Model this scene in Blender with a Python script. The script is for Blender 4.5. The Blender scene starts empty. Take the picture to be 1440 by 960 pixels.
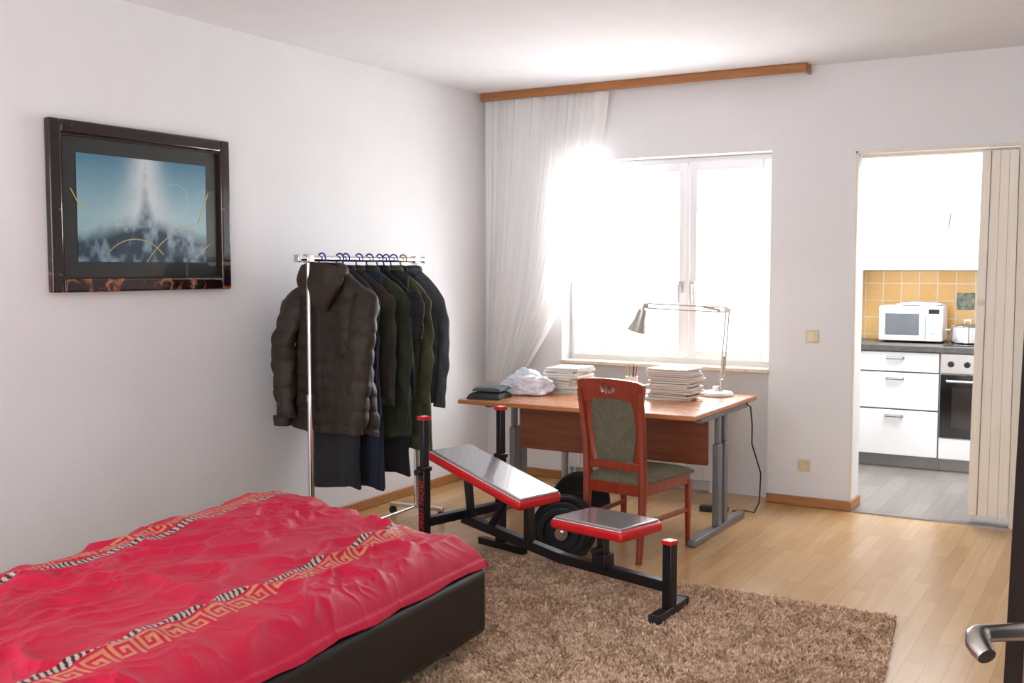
import bpy, bmesh, math, random
import numpy as np
from mathutils import Vector, Matrix, noise as mnoise
random.seed(3); rng=np.random.default_rng(5)
S=1.13
scn=bpy.context.scene
col=scn.collection
R=math.radians
# ------------------------------------------------------------ materials
def lin(c):
    return tuple(((x/255)/12.92 if x/255<=0.04045 else ((x/255+0.055)/1.055)**2.4) for x in c)
def newmat(name):
    m=bpy.data.materials.new(name); m.use_nodes=True
    nt=m.node_tree; b=nt.nodes['Principled BSDF']
    return m,nt,b
def M(name,c,rough=.5,metal=0,var=.08,scale=6,bump=0,bscale=60,stretch=(1,1,1),coat=0,sheen=0,spec=.5,c2=None,emit=0):
    m,nt,b=newmat(name); L=nt.links
    tc=nt.nodes.new('ShaderNodeTexCoord'); mp=nt.nodes.new('ShaderNodeMapping')
    mp.inputs['Scale'].default_value=stretch
    L.new(tc.outputs['Object'],mp.inputs['Vector'])
    n=nt.nodes.new('ShaderNodeTexNoise'); n.inputs['Scale'].default_value=scale; n.inputs['Detail'].default_value=5
    L.new(mp.outputs[0],n.inputs['Vector'])
    cr=nt.nodes.new('ShaderNodeValToRGB')
    l=lin(c); d=lin(c2) if c2 else tuple(x*(1-2.5*var) for x in l)
    cr.color_ramp.elements[0].position=.3; cr.color_ramp.elements[0].color=(*[max(0,x) for x in d],1)
    cr.color_ramp.elements[1].position=.7; cr.color_ramp.elements[1].color=(*[min(1,x*(1+var*.5)) for x in l],1)
    L.new(n.outputs['Fac'],cr.inputs[0]); L.new(cr.outputs[0],b.inputs['Base Color'])
    b.inputs['Roughness'].default_value=rough; b.inputs['Metallic'].default_value=metal
    b.inputs['Coat Weight'].default_value=coat; b.inputs['Sheen Weight'].default_value=sheen
    b.inputs['Specular IOR Level'].default_value=spec
    if bump:
        n2=nt.nodes.new('ShaderNodeTexNoise'); n2.inputs['Scale'].default_value=bscale; n2.inputs['Detail'].default_value=4
        L.new(mp.outputs[0],n2.inputs['Vector'])
        bp=nt.nodes.new('ShaderNodeBump'); bp.inputs['Strength'].default_value=bump; bp.inputs['Distance'].default_value=.01
        L.new(n2.outputs['Fac'],bp.inputs['Height']); L.new(bp.outputs[0],b.inputs['Normal'])
    return m
def brickmat(name,c1,c2,cm,bw,rh,mortar,axes,offset=.5,rough=.3,streak=None,var=.25,squash=1,bump=.15):
    m,nt,b=newmat(name); L=nt.links
    tc=nt.nodes.new('ShaderNodeTexCoord'); sp=nt.nodes.new('ShaderNodeSeparateXYZ'); cb=nt.nodes.new('ShaderNodeCombineXYZ')
    L.new(tc.outputs['Object'],sp.inputs[0])
    L.new(sp.outputs[axes[0]],cb.inputs[0]); L.new(sp.outputs[axes[1]],cb.inputs[1])
    br=nt.nodes.new('ShaderNodeTexBrick'); br.offset=offset; br.squash=squash
    br.inputs['Scale'].default_value=1; br.inputs['Brick Width'].default_value=bw; br.inputs['Row Height'].default_value=rh
    br.inputs['Mortar Size'].default_value=mortar; br.inputs['Mortar Smooth'].default_value=.1
    br.inputs['Color1'].default_value=(*lin(c1),1); br.inputs['Color2'].default_value=(*lin(c2),1); br.inputs['Mortar'].default_value=(*lin(cm),1)
    L.new(cb.outputs[0],br.inputs['Vector'])
    n=nt.nodes.new('ShaderNodeTexNoise'); n.inputs['Scale'].default_value=1; n.inputs['Detail'].default_value=6
    mp=nt.nodes.new('ShaderNodeMapping'); mp.inputs['Scale'].default_value=streak or (8,8,8)
    L.new(cb.outputs[0],mp.inputs[0]); L.new(mp.outputs[0],n.inputs['Vector'])
    mx=nt.nodes.new('ShaderNodeMixRGB'); mx.blend_type='MULTIPLY'; mx.inputs[0].default_value=var
    L.new(br.outputs['Color'],mx.inputs[1]); L.new(n.outputs['Fac'],mx.inputs[2]); 
    L.new(mx.outputs[0],b.inputs['Base Color']); b.inputs['Roughness'].default_value=rough
    bp=nt.nodes.new('ShaderNodeBump'); bp.inputs['Strength'].default_value=bump; bp.inputs['Distance'].default_value=.002; bp.invert=True
    L.new(br.outputs['Fac'],bp.inputs['Height']); L.new(bp.outputs[0],b.inputs['Normal'])
    return m
def attrmat(name,rough=.6,bump=0,bscale=300,coat=0,sheen=0,spec=.5):
    m,nt,b=newmat(name); L=nt.links
    a=nt.nodes.new('ShaderNodeAttribute'); a.attribute_name='Col'
    n=nt.nodes.new('ShaderNodeTexNoise'); n.inputs['Scale'].default_value=40
    tc=nt.nodes.new('ShaderNodeTexCoord'); L.new(tc.outputs['Object'],n.inputs['Vector'])
    mx=nt.nodes.new('ShaderNodeMixRGB'); mx.blend_type='MULTIPLY'; mx.inputs[0].default_value=.12
    L.new(a.outputs['Color'],mx.inputs[1]); L.new(n.outputs['Fac'],mx.inputs[2]); L.new(mx.outputs[0],b.inputs['Base Color'])
    b.inputs['Roughness'].default_value=rough; b.inputs['Coat Weight'].default_value=coat; b.inputs['Sheen Weight'].default_value=sheen
    b.inputs['Specular IOR Level'].default_value=spec
    if bump:
        n2=nt.nodes.new('ShaderNodeTexNoise'); n2.inputs['Scale'].default_value=bscale
        L.new(tc.outputs['Object'],n2.inputs['Vector'])
        bp=nt.nodes.new('ShaderNodeBump'); bp.inputs['Strength'].default_value=bump; bp.inputs['Distance'].default_value=.01
        L.new(n2.outputs['Fac'],bp.inputs['Height']); L.new(bp.outputs[0],b.inputs['Normal'])
    return m
WALL=M('wall_paint',(234,234,236),.9,var=.012,scale=3,bump=.12,bscale=90,spec=.2)
CEIL=M('ceiling_paint',(235,236,238),.9,var=.01,bump=.1,bscale=60,spec=.2)
KWALL=M('kitchen_paint',(244,244,244),.8,var=.01)
FLOOR=brickmat('laminate',(216,176,126),(202,158,106),(170,130,86),.50,.07,.0008,('Y','X'),rough=.22,streak=(3,40,1),var=.28,bump=.08)
KFLOOR=brickmat('grey_plank_floor',(150,141,136),(132,125,121),(100,95,92),.8,.12,.0015,('Y','X'),rough=.35,streak=(3,40,1),var=.35)
TILE=brickmat('orange_tiles',(250,204,132),(245,192,112),(246,232,208),.125,.125,.004,('X','Z'),offset=0,rough=.25,streak=(30,30,1),var=.15,bump=.4)
OAK=M('oak_trim',(186,128,74),.45,var=.12,scale=5,stretch=(1,12,12))
OAKD=M('oak_rail',(176,114,62),.45,var=.12,scale=5,stretch=(1,14,14))
DESKW=M('desk_cherry_wood',(202,130,80),.25,var=.12,scale=4,stretch=(1,14,14),coat=.2)
DESKP=M('desk_panel_wood',(140,78,48),.45,var=.12,scale=4,stretch=(1,14,14))
CHW=M('chair_red_wood',(150,56,30),.32,var=.14,scale=5,stretch=(10,10,1),coat=.2)
CHG=M('chair_green_fabric',(104,99,80),.95,var=.1,scale=40,bump=.3,bscale=250)
DGREY=M('grey_powder_metal',(126,128,132),.4,.4,var=.04)
CHROME=M('chrome',(220,220,222),.14,1,var=.03)
STEEL=M('brushed_steel',(186,182,178),.3,1,var=.05,stretch=(1,1,20))
LSTEEL=M('satin_silver',(190,184,174),.36,.8,var=.04)
DSTEEL=M('dark_steel',(140,138,136),.35,1,var=.05)
WPVC=M('white_pvc',(244,244,246),.35,var=.01)
WENAM=M('white_enamel',(240,240,240),.35,var=.01)
CREAM=M('cream_plastic',(226,212,176),.4,var=.03)
FOLDM=M('beige_folding_door',(246,238,226),.55,var=.02,scale=4,stretch=(20,20,1))
FRAMEM=M('cream_door_frame',(238,230,216),.5,var=.02)
BLEA=M('black_leatherette',(16,15,16),.36,var=.1,scale=10,bump=.12,bscale=180)
BLK=M('black_metal',(20,20,26),.38,var=.1)
BLKP=M('black_plastic',(24,24,26),.5,var=.1)
VINYL=M('sheen_grey_vinyl',(165,165,172),.24,.5,var=.04,bump=.04,bscale=120,coat=1,spec=.8)  # black pad vinyl, its window sheen painted in as a pale grey base
RED=M('red_vinyl',(206,26,34),.35,var=.06)
WHITEP=M('white_print',(235,235,235),.5,var=.02)
IRON=M('cast_iron',(30,30,33),.45,.3,var=.15,bump=.2,bscale=100)
DOORW=M('dark_brown_door',(24,16,14),.6,var=.2,scale=5,stretch=(12,12,1),spec=.2)
MATT=M('white_mattress',(225,222,215),.9,var=.03)
PAPER=M('paper_pages',(232,226,214),.8,var=.05,scale=30,stretch=(1,1,40))
BLUEP=M('blue_plastic',(40,48,150),.3,var=.06)
WOODH=M('hanger_wood',(176,128,72),.45,var=.12,stretch=(1,10,10))
HOB=M('ceramic_glass',(16,16,18),.08,var=.05)
WORKT=M('grey_worktop',(92,88,86),.4,var=.15,scale=30)
PLINTH=M('plinth_grey',(150,145,141),.4,.3,var=.05)
BAGM=M('plastic_bag',(232,234,238),.3,var=.05,scale=5,c2=(196,202,216))
DCLOTH=M('dark_cloth',(52,56,62),.9,var=.15,bump=.3)
def glassmat(name,refl=.03):
    m=bpy.data.materials.new(name); m.use_nodes=True; nt=m.node_tree; nt.nodes.clear(); L=nt.links
    o=nt.nodes.new('ShaderNodeOutputMaterial'); t=nt.nodes.new('ShaderNodeBsdfTransparent'); g=nt.nodes.new('ShaderNodeBsdfGlossy'); x=nt.nodes.new('ShaderNodeMixShader')
    g.inputs['Roughness'].default_value=.02; x.inputs[0].default_value=refl
    L.new(t.outputs[0],x.inputs[1]); L.new(g.outputs[0],x.inputs[2]); L.new(x.outputs[0],o.inputs[0]); return m
GLASS=glassmat('window_glass')
def curtainmat():
    m=bpy.data.materials.new('sheer_voile'); m.use_nodes=True; nt=m.node_tree; nt.nodes.clear(); L=nt.links
    o=nt.nodes.new('ShaderNodeOutputMaterial'); d=nt.nodes.new('ShaderNodeBsdfDiffuse'); t=nt.nodes.new('ShaderNodeBsdfTranslucent'); tr=nt.nodes.new('ShaderNodeBsdfTransparent')
    n=nt.nodes.new('ShaderNodeTexNoise'); n.inputs['Scale'].default_value=3
    cr=nt.nodes.new('ShaderNodeValToRGB'); cr.color_ramp.elements[0].color=(.94,.93,.92,1); cr.color_ramp.elements[1].color=(.98,.97,.96,1)
    L.new(n.outputs['Fac'],cr.inputs[0]); L.new(cr.outputs[0],d.inputs[0]); L.new(cr.outputs[0],t.inputs[0])
    a=nt.nodes.new('ShaderNodeMixShader'); a.inputs[0].default_value=.26; b=nt.nodes.new('ShaderNodeMixShader'); b.inputs[0].default_value=.12
    L.new(d.outputs[0],a.inputs[1]); L.new(t.outputs[0],a.inputs[2]); L.new(a.outputs[0],b.inputs[1]); L.new(tr.outputs[0],b.inputs[2]); L.new(b.outputs[0],o.inputs[0]); return m
VOILE=curtainmat()
# ------------------------------------------------------------ mesh builder
def sharp(me,ang=35):
    me.polygons.foreach_set('use_smooth',[True]*len(me.polygons))
    try: me.set_sharp_from_angle(angle=R(ang))
    except Exception: pass
class MB:
    def __init__(s): s.v=[]; s.f=[]; s.mi=[]
    def add(s,vs,fs,m=0):
        o=len(s.v); s.v+= [tuple(v) for v in vs]; s.f+=[tuple(i+o for i in f) for f in fs]; s.mi+=[m]*len(fs); return s
    def box(s,c,d,rot=None,m=0,taper=1):
        vs=[]
        for z in(-1,1):
            for x,y in((-1,-1),(1,-1),(1,1),(-1,1)):
                k=taper if z<0 else 1
                p=Vector((x*d[0]/2*k,y*d[1]/2*k,z*d[2]/2))
                if rot: p=rot@p
                vs.append(p+Vector(c))
        return s.add(vs,[(3,2,1,0),(4,5,6,7),(0,1,5,4),(1,2,6,5),(2,3,7,6),(3,0,4,7)],m)
    def b2(s,x0,x1,y0,y1,z0,z1,m=0):
        return s.box(((x0+x1)/2,(y0+y1)/2,(z0+z1)/2),(x1-x0,y1-y0,z1-z0),m=m)
    def tube(s,pts,r,n=12,m=0,caps=True,sx=1,sy=1,off=0,up=None,closed=False):
        pts=[Vector(p) for p in pts]; N=len(pts)
        rr=r if hasattr(r,'__len__') else [r]*N
        up=Vector(up) if up else None
        prev=None; o=len(s.v)
        for i,p in enumerate(pts):
            if closed: t=pts[(i+1)%N]-pts[i-1]
            else: t=pts[min(i+1,N-1)]-pts[max(i-1,0)]
            t.normalize()
            if prev is None:
                a=up if up else (Vector((0,0,1)) if abs(t.z)<.9 else Vector((1,0,0)))
                u=(a-t*a.dot(t)).normalized()
            else:
                u=(prev-t*prev.dot(t)).normalized()
            prev=u; w=t.cross(u)
            for k in range(n):
                an=2*math.pi*k/n+off
                s.v.append(tuple(p+u*(math.cos(an)*rr[i]*sx)+w*(math.sin(an)*rr[i]*sy)))
        for i in range(N if closed else N-1):
            j=(i+1)%N
            for k in range(n):
                k2=(k+1)%n
                s.f.append((o+i*n+k,o+i*n+k2,o+j*n+k2,o+j*n+k)); s.mi.append(m)
        if caps and not closed:
            s.f.append(tuple(o+k for k in range(n))[::-1]); s.mi.append(m)
            s.f.append(tuple(o+(N-1)*n+k for k in range(n))); s.mi.append(m)
        return s
    def cyl(s,p1,p2,r1,r2=None,n=24,m=0): return s.tube([p1,p2],[r1,r1 if r2 is None else r2],n,m)
    def sq(s,p1,p2,w,m=0,h=None,up=None):
        k=math.sqrt(2)/2
        return s.tube([p1,p2],1,4,m,sx=(h or w)*k*1.0,sy=w*k*1.0,off=math.pi/4,up=up)
    def lathe(s,prof,c=(0,0,0),n=32,m=0,axis='Z'):
        o=len(s.v)
        for (r,z) in prof:
            for k in range(n):
                a=2*math.pi*k/n
                p=(r*math.cos(a),r*math.sin(a),z)
                if axis=='Y': p=(p[0],p[2],p[1])
                if axis=='X': p=(p[2],p[0],p[1])
                s.v.append((p[0]+c[0],p[1]+c[1],p[2]+c[2]))
        for i in range(len(prof)-1):
            for k in range(n):
                k2=(k+1)%n; s.f.append((o+i*n+k,o+i*n+k2,o+(i+1)*n+k2,o+(i+1)*n+k)); s.mi.append(m)
        return s
    def grid(s,P,m=0,closed_u=False):
        o=len(s.v); nv=len(P); nu=len(P[0])
        for row in P:
            for p in row: s.v.append(tuple(p))
        for j in range(nv-1):
            for i in range(nu if closed_u else nu-1):
                i2=(i+1)%nu; s.f.append((o+j*nu+i,o+j*nu+i2,o+(j+1)*nu+i2,o+(j+1)*nu+i)); s.mi.append(m)
        return s
    def build(s,name,mats,parent=None,bevel=0,loc=None,rot=None,seg=2,ang=35,recalc=True,label=None):
        me=bpy.data.meshes.new(name); me.from_pydata(s.v,[],s.f)
        if not isinstance(mats,(list,tuple)): mats=[mats]
        for m in mats: me.materials.append(m)
        me.polygons.foreach_set('material_index',s.mi)
        if recalc:
            bm=bmesh.new(); bm.from_mesh(me); bmesh.ops.recalc_face_normals(bm,faces=bm.faces); bm.to_mesh(me); bm.free()
        sharp(me,ang)
        o=bpy.data.objects.new(name,me); col.objects.link(o)
        if parent: o.parent=parent
        if loc: o.location=loc
        if rot: o.rotation_euler=rot
        if bevel:
            b=o.modifiers.new('bevel','BEVEL'); b.width=bevel; b.segments=seg; b.limit_method='ANGLE'; b.angle_limit=R(35)
        if label: o['label']=label
        return o
def E(name,loc,rz=0,label='',cat='',group=None):
    e=bpy.data.objects.new(name,None); e.empty_display_size=.1; col.objects.link(e)
    e.location=loc; e.rotation_euler=(0,0,rz); tag(e,label,cat,group); return e
def tag(o,label,cat,group=None):
    o['label']=label; o['category']=cat
    if group: o['group']=group
    return o
def struct(o): o['kind']='structure'; return o
def vn(x,y,seed=0):
    r=np.random.default_rng(seed).random((64,64))
    xi=np.floor(x).astype(int); yi=np.floor(y).astype(int); fx=x-xi; fy=y-yi
    fx=fx*fx*(3-2*fx); fy=fy*fy*(3-2*fy)
    g=lambda a,b:r[a%64,b%64]
    return (g(xi,yi)*(1-fx)+g(xi+1,yi)*fx)*(1-fy)+(g(xi,yi+1)*(1-fx)+g(xi+1,yi+1)*fx)*fy
def fbm(x,y,seed=0,o=4):
    t=0;a=.5
    for i in range(o): t=t+a*vn(x*2**i,y*2**i,seed+i); a*=.5
    return t
def gridmesh(name,P,mat,parent=None,colarr=None):
    nv,nu,_=P.shape
    idx=np.arange(nv*nu).reshape(nv,nu)
    f=np.stack([idx[:-1,:-1],idx[:-1,1:],idx[1:,1:],idx[1:,:-1]],-1).reshape(-1,4)
    me=bpy.data.meshes.new(name); me.vertices.add(nv*nu); me.vertices.foreach_set('co',P.reshape(-1))
    me.loops.add(f.size); me.loops.foreach_set('vertex_index',f.reshape(-1))
    me.polygons.add(len(f)); me.polygons.foreach_set('loop_start',np.arange(0,f.size,4))
    me.update(calc_edges=True); me.validate()
    me.polygons.foreach_set('use_smooth',[True]*len(f))
    me.materials.append(mat)
    if colarr is not None:
        a=me.color_attributes.new('Col','FLOAT_COLOR','POINT')
        c=np.ones((nv*nu,4)); c[:,:3]=colarr.reshape(-1,3); a.data.foreach_set('color',c.reshape(-1))
    o=bpy.data.objects.new(name,me); col.objects.link(o)
    if parent: o.parent=parent
    return o
# ============================================================ ROOM
CH=2.485; YN=-7.0; XR=4.6; KX=1.98
struct(MB().b2(0,XR,YN,0.0,-.1,0).b2(0,KX-.001,0.0,.21,-.1,0).build('floor',FLOOR))
struct(MB().b2(-.2,XR+.2,YN,.22,CH,CH+.1).build('ceiling',CEIL))
struct(MB().b2(-.2,0,YN,.25,0,CH).build('wall_left',WALL))
WX0,WX1,WZ0,WZ1=.56,1.91,.775,2.03
DX0,DX1,DZ=2.38,3.20,2.0
T=.22
w=MB()
w.b2(0,WX0,0,T,0,CH).b2(WX0,WX1,.12,T,0,WZ0-.02).b2(WX0,WX1,0,T,WZ1,CH).b2(WX1,DX0,0,T,0,CH).b2(DX0,DX1,0,T,DZ,CH).b2(DX1,XR,0,T,0,CH)
struct(w.build('wall_back',WALL))
struct(MB().b2(XR,XR+.2,YN,.22,0,CH).build('wall_right',WALL))
bl=MB().b2(0.001,.016,YN+.01,-.001,0.001,.055); struct(bl.build('baseboard_left',OAK,bevel=.004))
bb=MB().b2(.017,WX0,-.016,-.001,.001,.055).b2(WX1,DX0+.015,-.016,-.001,.001,.055).b2(DX0+.001,DX0+.015,-.001,T,.001,.055).b2(DX1+.08,XR-.02,-.016,-.001,.001,.055)
struct(bb.build('baseboard_back',OAK,bevel=.003))
struct(MB().b2(DX0+.016,DX1,-.03,.01,.0,.008).build('trim_1',M('alu_threshold',(150,146,142),.35,.8)))
cs=MB().b2(DX0+.0,DX0+.012,-.008,.012,.06,DZ).b2(DX0,DX1,-.008,.012,DZ-.014,DZ).b2(DX1-.004,DX1+.09,-.012,T,.0,DZ+.03)
struct(cs.build('trim_2',FRAMEM,bevel=.002))
wf=MB(); fy0,fy1=.12,.18
def frame(mb,x0,x1,z0,z1,y0,y1,t,m=0):
    mb.b2(x0,x0+t,y0,y1,z0,z1,m).b2(x1-t,x1,y0,y1,z0,z1,m).b2(x0+t,x1-t,y0,y1,z0,z0+t,m).b2(x0+t,x1-t,y0,y1,z1-t,z1,m)
frame(wf,WX0,WX1,WZ0,WZ1,fy0+.01,fy1+.03,.045)
xm=1.365
frame(wf,WX0+.03,xm-.002,WZ0+.03,WZ1-.03,fy0-.01,fy1,.055)
frame(wf,xm+.002,WX1-.03,WZ0+.03,WZ1-.03,fy0-.01,fy1,.055)
wf.b2(xm-.012,xm+.016,fy0-.022,fy0-.009,WZ0+.04,WZ1-.04)
win=struct(wf.build('window_1',WPVC,bevel=.004))
for (a_,b_) in ((WX0+.08,xm-.05),(xm+.05,WX1-.08)):
    MB().b2(a_,b_,.145,.15,WZ0+.08,WZ1-.08).build('window_pane',GLASS,parent=win)
WH=M('handle_white_aluminium',(214,212,208),.4,.2)
for k,x in enumerate((xm-.04,xm+.036)):
    MB().b2(x-.013,x+.013,fy0-.024,fy0-.011,1.21,1.28).cyl((x,fy0-.02,1.255),(x,fy0-.05,1.255),.008).tube([(x,fy0-.05,1.262),(x,fy0-.052,1.20),(x,fy0-.045,1.15)],.009).build('handle',WH,parent=win,bevel=.002)
struct(MB().b2(WX0-.0,WX1,-.035,.118,WZ0-.02,WZ0+.002).build('trim_3',M('sill_stone',(234,220,196),.35,var=.08,scale=30),bevel=.004))
cr=tag(MB().b2(.03,2.13,-.13,-.105,CH-.05,CH-.001).b2(.03,2.13,-.104,-.06,CH-.02,CH-.001).b2(2.115,2.13,-.105,-.02,CH-.05,CH-.001).build('curtain_rail',OAKD,bevel=.003),'oak veneer curtain pelmet rail fixed to the ceiling','curtain rail')
nu,nv=420,90
U=np.linspace(0,1,nu)[None,:]; V=np.linspace(0,1,nv)[:,None]
zz=(CH-.05)+(0.60-(CH-.05))*V
ez=np.array([.60,.705,.95,1.17,1.57,2.0,2.45]); ex=np.array([.29,.345,.50,.625,.75,.858,.916])
edge=np.interp(zz,ez,ex)
X=.03+(edge-.03)*U
ph=2*np.pi*(U*12+.7*np.sin(U*9)+.2*V*np.sin(U*5))
Y=-.08+.014*np.sin(ph)*(1-.25*V)+.005*np.sin(2.3*ph+1+2*V)*(1-.5*V)+.014*V*np.sin(U*12+3*V)
Z=zz+0*U+.02*np.sin(U*7)*V
cur=gridmesh('curtain',np.stack([X,Y,Z],-1),VOILE); tag(cur,'sheer white voile curtain swept aside beside the window','curtain')
rad=E('radiator',(1.09,.06,.08),0,'white ribbed panel radiator in the niche beneath the window','radiator')
r=MB().b2(-.49,.49,-.03,-.022,0,.5).b2(-.49,.49,.03,.038,0,.5)
for i in range(34):
    x=-.475+i*.95/33; r.b2(x-.008,x+.008,-.037,-.03,.02,.48)
r.build('panel',WENAM,parent=rad,bevel=.002)
g=MB().b2(-.495,.495,-.036,.04,.5,.506)
for i in range(38):
    x=-.48+i*.96/37; g.b2(x-.004,x+.004,-.03,.03,.506,.51)
g.build('top_grille',WENAM,parent=rad)
MB().cyl((-.491,0,.44),(-.505,0,.44),.018).cyl((-.505,0,.44),(-.52,0,.44),.012).tube([(-.505,0,.44),(-.505,0,-.07)],.008).build('valve',WENAM,parent=rad)
for px_ in(-.46,.46): MB().tube([(px_,.0,.0),(px_,.0,-.078)],.012).build('pipe',WENAM,parent=rad)
sw=E('light_switch',(2.157,-.001,.975),0,'cream double rocker light switch on the white wall','light switch')
MB().b2(-.036,.036,-.008,0,-.036,.036).build('plate',CREAM,parent=sw,bevel=.003)
MB().box((0,-.010,0),(.05,.006,.05),Matrix.Rotation(R(4),3,'X')).build('rocker',M('switch_cream',(238,226,196),.35),parent=sw,bevel=.002)
so=E('power_socket',(2.125,-.001,.235),0,'cream wall power socket near the floor','power socket')
MB().b2(-.036,.036,-.008,0,-.036,.036).build('plate',CREAM,parent=so,bevel=.003)
MB().lathe([(.026,-.012),(.026,-.006),(.022,-.006),(.022,-.002),(0,-.002)],axis='Y').cyl((-.009,-.004,0),(-.009,-.001,0),.003,m=1).cyl((.009,-.004,0),(.009,-.001,0),.003,m=1).build('socket_insert',[M('socket_brown',(150,128,92),.5),BLKP],parent=so)
# ============================================================ PICTURE
PW,PH=.965,.69
pic=E('framed_picture',(.004,-2.85,1.262),R(90),'framed abstract blue artwork in a dark marbled wooden frame','picture')
fw=.055
def fr(x0,x1,z0,z1,t,y0,y1,m=0):
    mb=MB(); frame(mb,x0,x1,z0,z1,y0,y1,t,m); return mb
FM=M('dark_marbled_frame',(30,14,14),.15,var=.1,scale=5,coat=.6)
nt=FM.node_tree; b=nt.nodes['Principled BSDF']; L=nt.links
tc=nt.nodes.new('ShaderNodeTexCoord'); sp=nt.nodes.new('ShaderNodeSeparateXYZ'); L.new(tc.outputs['Object'],sp.inputs[0])
nn=nt.nodes.new('ShaderNodeTexNoise'); nn.inputs['Scale'].default_value=14; nn.inputs['Detail'].default_value=8; nn.inputs['Distortion'].default_value=1.5; L.new(tc.outputs['Object'],nn.inputs['Vector'])
mr=nt.nodes.new('ShaderNodeMapRange'); mr.inputs['From Min'].default_value=.32; mr.inputs['From Max'].default_value=.0; mr.inputs['To Min'].default_value=-.12; mr.inputs['To Max'].default_value=.04
L.new(sp.outputs['Z'],mr.inputs['Value'])
ad=nt.nodes.new('ShaderNodeMath'); L.new(nn.outputs['Fac'],ad.inputs[0]); L.new(mr.outputs[0],ad.inputs[1])
c2=nt.nodes.new('ShaderNodeValToRGB'); c2.color_ramp.elements[0].position=.56; c2.color_ramp.elements[0].color=(*lin((28,12,14)),1); c2.color_ramp.elements[1].position=.70; c2.color_ramp.elements[1].color=(*lin((170,100,66)),1)
L.new(ad.outputs[0],c2.inputs[0]); L.new(c2.outputs[0],b.inputs['Base Color'])
mb=fr(-PW/2,PW/2,0,PH,fw,-.035,0); 
mb.build('frame',FM,parent=pic,bevel=.008,seg=3)
mb=fr(-PW/2+fw-.002,PW/2-fw+.002,fw-.002,PH-fw+.002,.008,-.028,-.004); mb.build('inner_slip',M('gold_brown',(60,38,24),.3,.5),parent=pic)
MB().b2(-PW/2+fw-.004,PW/2-fw+.004,-.012,-.004,fw-.004,PH-fw+.004).build('mat_board',M('dark_mat',(36,41,40),.25,var=.05,coat=.5),parent=pic)
ax0,ax1,az0,az1=-PW/2+.135,PW/2-.135,.125,PH-.125
n1,n2=300,420
xs=np.linspace(0,1,n2)[None,:]*np.ones((n1,1)); zs=np.linspace(0,1,n1)[:,None]*np.ones((1,n2))
top=np.array(lin((70,128,156))); midc=np.array(lin((150,190,200))); lowc=np.array(lin((34,62,82)))
k_=np.clip((zs-.45)/.55,0,1)[...,None]
c=midc*(1-k_)+top*k_
n=fbm(xs*6,zs*5,3); dx=np.abs(xs-.5)
spine=.03+.40*np.clip(.95-zs,0,1)**2.2
mist=np.exp(-(dx/(.09+spine*.9))**2)*(.6+.7*n)
c=c*(1-mist[...,None]*.8)+np.array(lin((226,235,236)))*mist[...,None]*.8
tex=fbm(xs*16,zs*8,9,6); tex2=fbm(xs*6,zs*7,19,4)
rock=np.clip((.50-.38*dx+.14*(tex2-.5)-zs)*6,0,1); 
core=np.clip((spine*.68-dx+.08*(tex-.5))*16,0,1)*np.clip((zs-.1)*4,0,1)*(.95-.3*zs)
rock=np.maximum(rock,core)
rc=lowc*(.4+1.5*tex[...,None])+np.array(lin((176,206,214)))*(np.clip(tex-.48,0,1)*2.6)[...,None]*(.6+.8*zs[...,None])
c=c*(1-rock[...,None])+rc*rock[...,None]
moon=np.abs(np.hypot((xs-.74)*1.5,(zs-.62))-.16)<.004; c[moon]=c[moon]*.7+np.array(lin((200,215,225)))*.3
def arc(cx,cz,rad,a0,a1,wd):
    d=np.hypot((xs-cx)*1.5,zs-cz); an=np.degrees(np.arctan2(zs-cz,(xs-cx)*1.5))
    return (np.abs(d-rad)<wd)&(an>a0)&(an<a1)
for k in (arc(.42,-.2,.42,40,140,.005),arc(1.02,-.55,.95,100,150,.005)):
    c[k]=np.array(lin((180,176,110)))
P=np.stack([ax0+(ax1-ax0)*xs,0*xs-.014,az0+(az1-az0)*zs],-1)
gridmesh('artwork',P,attrmat('artwork_print',.25,coat=.5),pic,c)
GS=M('gold_stroke_paint',(196,184,110),.4)
for pts in ([(ax1-.05,-.015,.30),(ax1-.02,-.015,.37),(ax1+.012,-.015,.44)],[(ax1-.07,-.015,.14),(ax1-.02,-.015,.18),(ax1+.02,-.015,.21)],[(ax0-.03,-.015,.42),(ax0-.0,-.015,.37),(ax0+.03,-.015,.34)]):
    MB().tube(pts,.0025,6).build('gold_stroke',GS,parent=pic)
# ============================================================ BED
bed=E('bed',(1.235,-3.99,.014),R(3.2),'low box bed with black leatherette base and a white mattress','bed')
bw_,bl_=1.25,2.06
MB().b2(-bw_/2,bw_/2,-bl_/2,bl_/2,.065,.305).build('base',BLEA,parent=bed,bevel=.03,seg=5)
MB().b2(-bw_/2+.05,bw_/2-.05,-bl_/2+.05,bl_/2-.05,.306,.34).build('mattress',MATT,parent=bed,bevel=.01,seg=4)
lg=None
for sx in(-1,1):
    for sy in(-1,1):
        x,y=sx*(bw_/2-.12),sy*(bl_/2-.12)
        if lg is None:
            lg=MB().lathe([(0,0),(.028,0),(.034,.08),(0,.08)]).build('leg',BLKP,parent=bed,loc=(x,y,.0))
        else:
            k=lg.copy(); k.location=(x,y,.0); col.objects.link(k)
FL,FR_,HR,HL=[np.array(p) for p in((.63,-2.74),(1.78,-2.93),(1.915,-5.03),(.72,-5.03))]
nu,nv=500,760
A=np.linspace(0,1,nu)[None,:]*np.ones((nv,1)); B=np.linspace(0,1,nv)[:,None]*np.ones((1,nu))
Wd,Ln=1.22,2.1; drop=.04
def prof(t,Lg):
    tot=Lg+2*drop; s_=t*tot
    fall=np.maximum(drop-s_,0)+np.maximum(s_-(tot-drop),0)
    pos=np.clip((s_-drop)/Lg,0,1)
    return pos,fall
pa,fa=prof(A,Wd); pb,fb=prof(B,Ln)
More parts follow.
